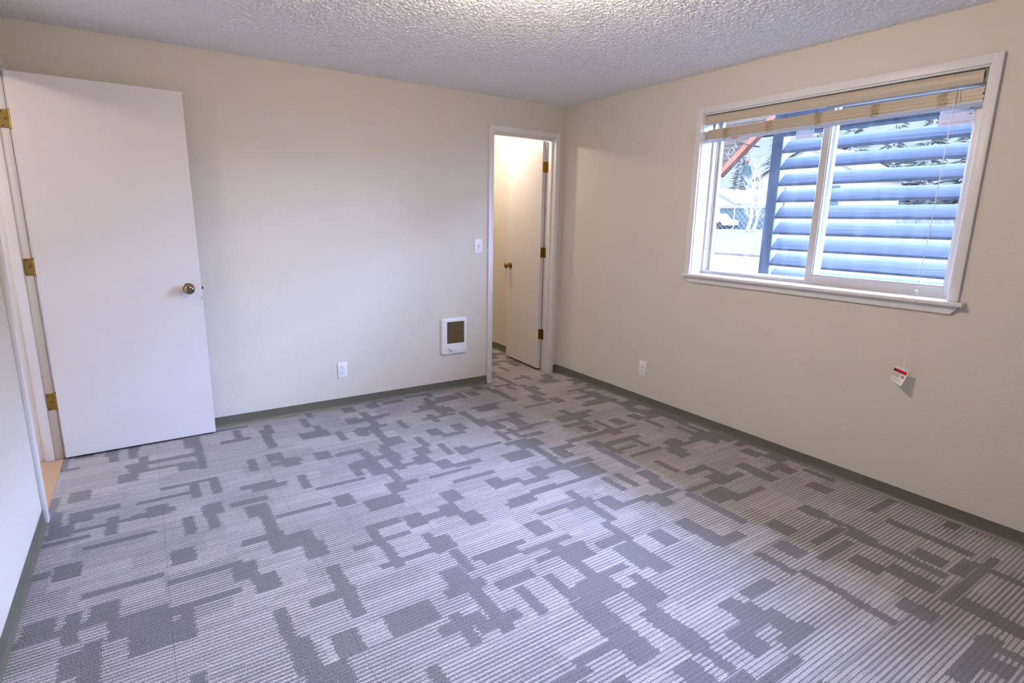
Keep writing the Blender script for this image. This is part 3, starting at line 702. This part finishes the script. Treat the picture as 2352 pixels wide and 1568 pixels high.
# chain link fence on the bank
fe = root('chain_link_fence', (34, 20, bank(34))); tag(fe, 'pale chain link fence along the top of the grass bank outside', 'fence')
fb = bank(34)
bm = bmesh.new(); tube(bm, [(34, -6, fb + 1.75), (34, 48, fb + 1.75)], .03, 8); obj('top_rail', bm, M['bark'], fe)
for k in range(18):
    yy = -6 + 3.15 * k
    obj('post', tube(bmesh.new(), [(34, yy, fb - .1), (34, yy, fb + 1.8)], .035, 8), M['bark'], fe)
bm = bmesh.new()
for k in range(0, 130):
    yy = -6 + k * .41
    for s in (1, -1): tube(bm, [(34.02, yy, fb + .05), (34.02, yy + s * 1.6, fb + 1.7)], .006, 4)
obj('mesh_panel', bm, M['bark'], fe)

def house(nm, loc, wx, wy, hh, rh, label, ridge='x'):
    x, y, z = loc; r_ = root(nm, (x, y, z)); tag(r_, label, 'house')
    bm = B_((x - wx / 2, y - wy / 2, z - .02), (x + wx / 2, y + wy / 2, z + hh))
    if ridge == 'x': prism(bm, [(y - wy / 2, z + hh), (y + wy / 2, z + hh), (y, z + hh + rh)], 'x', x - wx / 2, x + wx / 2)
    obj('walls', bm, M['house'], r_)
    bm = bmesh.new(); ov = .5; th_ = .18
    if ridge == 'x':
        s = rh / (wy / 2)
        for sg in (1, -1):
            prism(bm, [(y, z + hh + rh), (y, z + hh + rh + th_), (y + sg * (wy / 2 + ov), z + hh - ov * s + th_), (y + sg * (wy / 2 + ov), z + hh - ov * s)], 'x', x - wx / 2 - ov, x + wx / 2 + ov)
    else:
        s = rh / (wx / 2)
        for sg in (1, -1):
            prism(bm, [(x, z + hh + rh), (x, z + hh + rh + th_), (x + sg * (wx / 2 + ov), z + hh - ov * s + th_), (x + sg * (wx / 2 + ov), z + hh - ov * s)], 'y', y - wy / 2 - ov, y + wy / 2 + ov)
    obj('roof', bm, M['roof'], r_)
    for k in (-.28, .25):
        wdw = obj('window', B_((x - wx / 2 - .05, y + wy * k - .6, z + hh * .45), (x - wx / 2 + .02, y + wy * k + .6, z + hh * .8)), M['garage'], r_)
    return r_
p = ray(1668, 500, 'x', 52); q = ray(1790, 500, 'x', 48)
h1 = house('house', (55, p.y + 1.2, bank(52)), 8, 6.0, 2.6, 1.5, 'small pale gabled house far behind the fence, at the window view left')
obj('garage_door', B_((50.90, p.y - 3.2, bank(52)), (51.02, p.y - 1.0, bank(52) + 2.1)), M['garage'], h1)
h2 = house('house', (53, q.y - 1.5, bank(50)), 8, 9.5, 4.9, 2.6, 'taller pale house behind the fence, beside the bare tree')
sh = root('shed', (45, ray(1698, 500, 'x', 45).y, bank(45))); tag(sh, 'low blue grey shed between the two houses beyond the fence', 'shed')
yy = ray(1698, 500, 'x', 45).y
obj('walls', B_((44, yy - 2.3, bank(45)), (46.5, yy + 1.5, bank(45) + 2.0)), M['garage'], sh)
obj('roof', B_((43.7, yy - 2.6, bank(45) + 2.0), (46.8, yy + 1.8, bank(45) + 2.2)), M['roof'], sh)
# parked car
cy = ray(1640, 500, 'x', 43).y; cz = bank(43)
ca = root('car', (43, cy, cz)); tag(ca, 'white car parked in front of the small gabled house outside', 'car')
bm = bmesh.new(); prism(bm, [(cy - 2.1, cz + .35), (cy - 2.15, cz + .8), (cy - 1.3, cz + .95), (cy - .8, cz + 1.42), (cy + .9, cz + 1.45), (cy + 1.6, cz + .95), (cy + 2.1, cz + .85), (cy + 2.1, cz + .35)], 'x', 42.1, 43.9)
obj('body', bm, M['carpaint'], ca)
bm = bmesh.new(); prism(bm, [(cy - 1.12, cz + .98), (cy - .75, cz + 1.34), (cy + .85, cz + 1.36), (cy + 1.35, cz + .98)], 'x', 42.06, 42.12); obj('side_window', bm, M['iron'], ca)
for s in (-1.3, 1.3): obj('wheel', lathe(bmesh.new(), (42.05, cy + s, cz + .33), (1, 0, 0), [(.33, 0), (.33, .22), (0, .22)], 20), M['iron'], ca)

# trees
def bare_tree(x, y, z, h, label, seed):
    r_ = random.Random(seed); t_ = root('bare_tree', (x, y, z)); tag(t_, label, 'tree')
    bm = bmesh.new(); n = 12; spine = [(x + .12 * math.sin(k * .9), y + .1 * math.cos(k), z + h * k / n) for k in range(n + 1)]
    tube(bm, spine, [.13 * (1 - k / (n + 1)) + .012 for k in range(n + 1)], 8)
    obj('trunk', bm, M['bark'], t_)
    bm = bmesh.new()
    for k in range(46):
        u = .18 + .8 * r_.random(); i = min(n - 1, int(u * n)); p0 = Vector(spine[i]); a = r_.uniform(0, 6.28); L = (1.15 - u) * h * .34
        d = Vector((math.cos(a), math.sin(a), .9)).normalized(); p1 = p0 + d * L * .5; p2 = p0 + d * L + Vector((0, 0, L * .25))
        tube(bm, [p0, p1, p2], [.03, .02, .006], 5)
        for j in range(5):
            b0 = p0 + (p2 - p0) * r_.uniform(.3, .9); dd = (d + Vector((r_.uniform(-.8, .8), r_.uniform(-.8, .8), r_.uniform(0, .6)))).normalized()
            tube(bm, [b0, b0 + dd * L * .35], [.012, .004], 4)
    obj('branches', bm, M['bark'], t_)
p = ray(1722, 500, 'x', 36.5); bare_tree(36.5, p.y, bank(36.5), 5.6, 'slim pale bare tree just behind the fence outside', 3)
p = ray(1736, 500, 'x', 39); bare_tree(39, p.y, bank(39), 4.6, 'shorter bare tree partly behind the slim pale tree outside', 5)
def conifer(x, y, z, h, label, seed):
    r_ = random.Random(seed); t_ = root('conifer', (x, y, z)); tag(t_, label, 'tree', 'conifers outside the window')
    obj('trunk', tube(bmesh.new(), [(x, y, z - .05), (x, y, z + h * .9)], [.28, .04], 8), M['bark'], t_)
    bm = bmesh.new(); L = 34
    for k in range(L):
        u = k / (L - 1); zz = z + h * (.12 + .87 * u); rad = h * .17 * (1 - u) ** .85 + .10; m = int(26 - 14 * u)
        for j in range(m):
            a = r_.uniform(0, 6.283); rr_ = rad * r_.uniform(.55, 1.15); dr = Vector((math.cos(a), math.sin(a), 0)); sd = Vector((-math.sin(a), math.cos(a), 0))
            c0 = Vector((x, y, zz + r_.uniform(-.1, .1))) + dr * rr_ * r_.uniform(0, .4); tip = c0 + dr * rr_ * .8 + Vector((0, 0, rr_ * r_.uniform(-.35, .15))); wv = rr_ * r_.uniform(.05, .10) + .03
            mid = (c0 + tip) / 2 + Vector((0, 0, wv * .4))
            v = [bm.verts.new(q_) for q_ in (c0, mid + sd * wv, tip, mid - sd * wv, mid + Vector((0, 0, wv * .6)), mid - Vector((0, 0, wv * .6)))]
            for f_ in ((0, 1, 4), (1, 2, 4), (2, 3, 4), (3, 0, 4), (1, 0, 5), (2, 1, 5), (3, 2, 5), (0, 3, 5)): bm.faces.new([v[i_] for i_ in f_])
    obj('foliage', bm, M['conifer'], t_)
specs = [(1690, 66, 12), (1765, 69, 15), (1850, 64, 15), (1935, 68, 18), (2030, 64, 15), (2110, 70, 19), (2200, 65, 17)]
names = ['leftmost conifer seen in the open pane, behind the blue grey shed', 'tall conifer behind the taller house', 'conifer between the louvers left of the window mullion', 'conifer just right of the window mullion, between louvers',
         'short conifer behind the middle of the louvers', 'tallest conifer behind the louvers, near the hanging blind cord', 'rightmost conifer seen through the louvers']
for i, ((px, X_, h_), nm) in enumerate(zip(specs, names)):
    p = ray(px, 500, 'x', X_); conifer(X_, p.y, bank(X_), h_, nm, i)

# louvered privacy screen outside the window
ls_ = root('louvered_screen', (.9, -2.6, GZ)); tag(ls_, 'weathered blue grey wooden louver screen just outside the window', 'screen')
SX = .88
obj('post', B_((SX - .02, -1.375, GZ), (SX + .07, -1.462, 2.18), bev=.004), M['louver'], ls_)
obj('post', B_((SX - .02, -4.20, GZ), (SX + .07, -4.29, 2.18), bev=.004), M['louver'], ls_)
obj('rail', B_((SX - .02, -1.462, 2.10), (SX + .07, -4.20, 2.18), bev=.004), M['louver'], ls_)
nb = 18
for k in range(nb):
    zb = 1.985 - .1157 * k
    if zb < GZ + .08: break
    # board tilted: near edge low, far edge high
    L_, t_ = .112, .024; a = math.radians(45); ux = Vector((math.cos(a), 0, math.sin(a))); un = Vector((-math.sin(a), 0, math.cos(a)))
    p0 = Vector((SX - .004, 0, zb + .006)); pts = [p0, p0 + ux * L_, p0 + ux * L_ + un * t_, p0 + un * t_]
    bm = bmesh.new(); prism(bm, [(p.x, p.z) for p in pts], 'y', -1.462, -4.20)
    bmesh.ops.bevel(bm, geom=list(bm.edges), offset=.003, segments=1, affect='EDGES')
    obj('louver_board', bm, M['louver'], ls_)
# eave of this house above the window, outside wall skin
ev = obj('roof_eave', B_((.2155, -6, 2.42), (.96, 1.9, 2.60)), M['eave']); struct(ev, 'roof eave over the window outside', 'eave')
# neighbouring sloped gable with orange fascia board, hanging into the top left of the view
gx = 3.2
A_ = ray(1655, 407, 'x', gx); Bp = ray(1740, 318, 'x', gx); C_ = ray(1664, 318, 'x', gx)
dirv = (Bp - A_)
Bt = A_ + dirv * 1.7; Ct = Vector((gx, C_.y, Bt.z))
gb = root('gable_sign_board', tuple(A_)); tag(gb, 'brown slatted gable board with orange edge and pale letters, outside at the window top left', 'gable')
def plate(name, pts, x0, x1, mat):
    bm = bmesh.new(); prism(bm, [(p.y, p.z) for p in pts], 'x', x0, x1); return obj(name, bm, mat, gb)
in_ = Vector((0, .11, .075))
A2 = A_ + Vector((0, -.0, .15))
plate('boarding', [A_ + Vector((0, .005, .11)), Bt + Vector((0, .10, .0)), Ct], gx, gx + .05, M['soffit'])
edge_n = Vector((0, dirv.z, -dirv.y)).normalized()
if edge_n.z < 0: edge_n = -edge_n
plate('fascia_board', [A_, Bt, Bt + edge_n * .062, A_ + edge_n * .062 + dirv.normalized() * .05], gx - .04, gx + .06, M['rake'])
LP = A_ + dirv * .34 + edge_n * .10
text('lettering', 'JCH', .11, M['roof'], (gx - .004, LP.y, LP.z), tuple(dirv), tuple(edge_n), gb, .003)
bm = bmesh.new()
for k in range(9):
    zz = A_.z + .14 + k * .06
    tt = (zz - A_.z) / dirv.z
    ya = C_.y + (A_.y - C_.y) * max(0, 1 - (zz - A_.z) / (Bt.z - A_.z)) ; yb = A_.y + dirv.y * tt + .09
    if ya > yb: box(bm, (gx - .003, ya - .01, zz), (gx, yb, zz + .006))
obj('board_grooves', bm, M['iron'], gb)
gp = obj('support', B_((gx, A_.y + .0, Bt.z - .1), (gx + 1.2, C_.y + .4, Bt.z + .05)), M['soffit'], gb)
# hanging ornament
ox = 2.9
b0 = ray(1717, 371, 'x', ox)
orn = root('hanging_ornament', tuple(b0)); tag(orn, 'hanging ornament of a red ball over a teal fibre plume, outside the open pane', 'ornament')
obj('ball', lathe(bmesh.new(), b0 + Vector((0, 0, -.022)), (0, 0, 1), [(.022 * math.sin(math.pi * k / 12), .022 * (1 - math.cos(math.pi * k / 12))) for k in range(13)], 20), M['ball'], orn, smooth=True)
bm = bmesh.new(); r3 = random.Random(4)
for k in range(110):
    a = r3.uniform(0, 6.28); q_ = r3.random() ** .5 * .075; L_ = r3.uniform(.13, .20)
    tube(bm, [b0 - Vector((0, 0, .018)), b0 + Vector((math.cos(a) * q_ * .6, math.sin(a) * q_ * .6, -.06)), b0 + Vector((math.cos(a) * q_, math.sin(a) * q_, -L_))], [.0016, .0016, .0008], 4)
obj('plume', bm, M['teal'], orn)
arm0 = ray(1724, 334, 'x', ox); arm1 = ray(1745, 337, 'x', ox)
bm = bmesh.new(); tube(bm, [ray(1715, 342, 'x', ox), ray(1719, 352, 'x', ox), ray(1722, 365, 'x', ox), b0], .0022, 6)
tube(bm, [ray(1731, 338, 'x', ox), ray(1728, 346, 'x', ox), ray(1718, 352, 'x', ox), ray(1708, 358, 'x', ox), ray(1703, 368, 'x', ox), ray(1703, 376, 'x', ox)], .0018, 6)
obj('wire', bm, M['iron'], orn)
bm = bmesh.new(); tube(bm, [ray(1690, 325, 'x', gx + .001), arm0, ray(1736, 336, 'x', ox), arm1], [.004, .005, .009, .006], 8); tube(bm, [ray(1715, 342, 'x', ox), ray(1716, 333, 'x', ox)], .0022, 6)
obj('bracket', bm, M['iron'], orn)
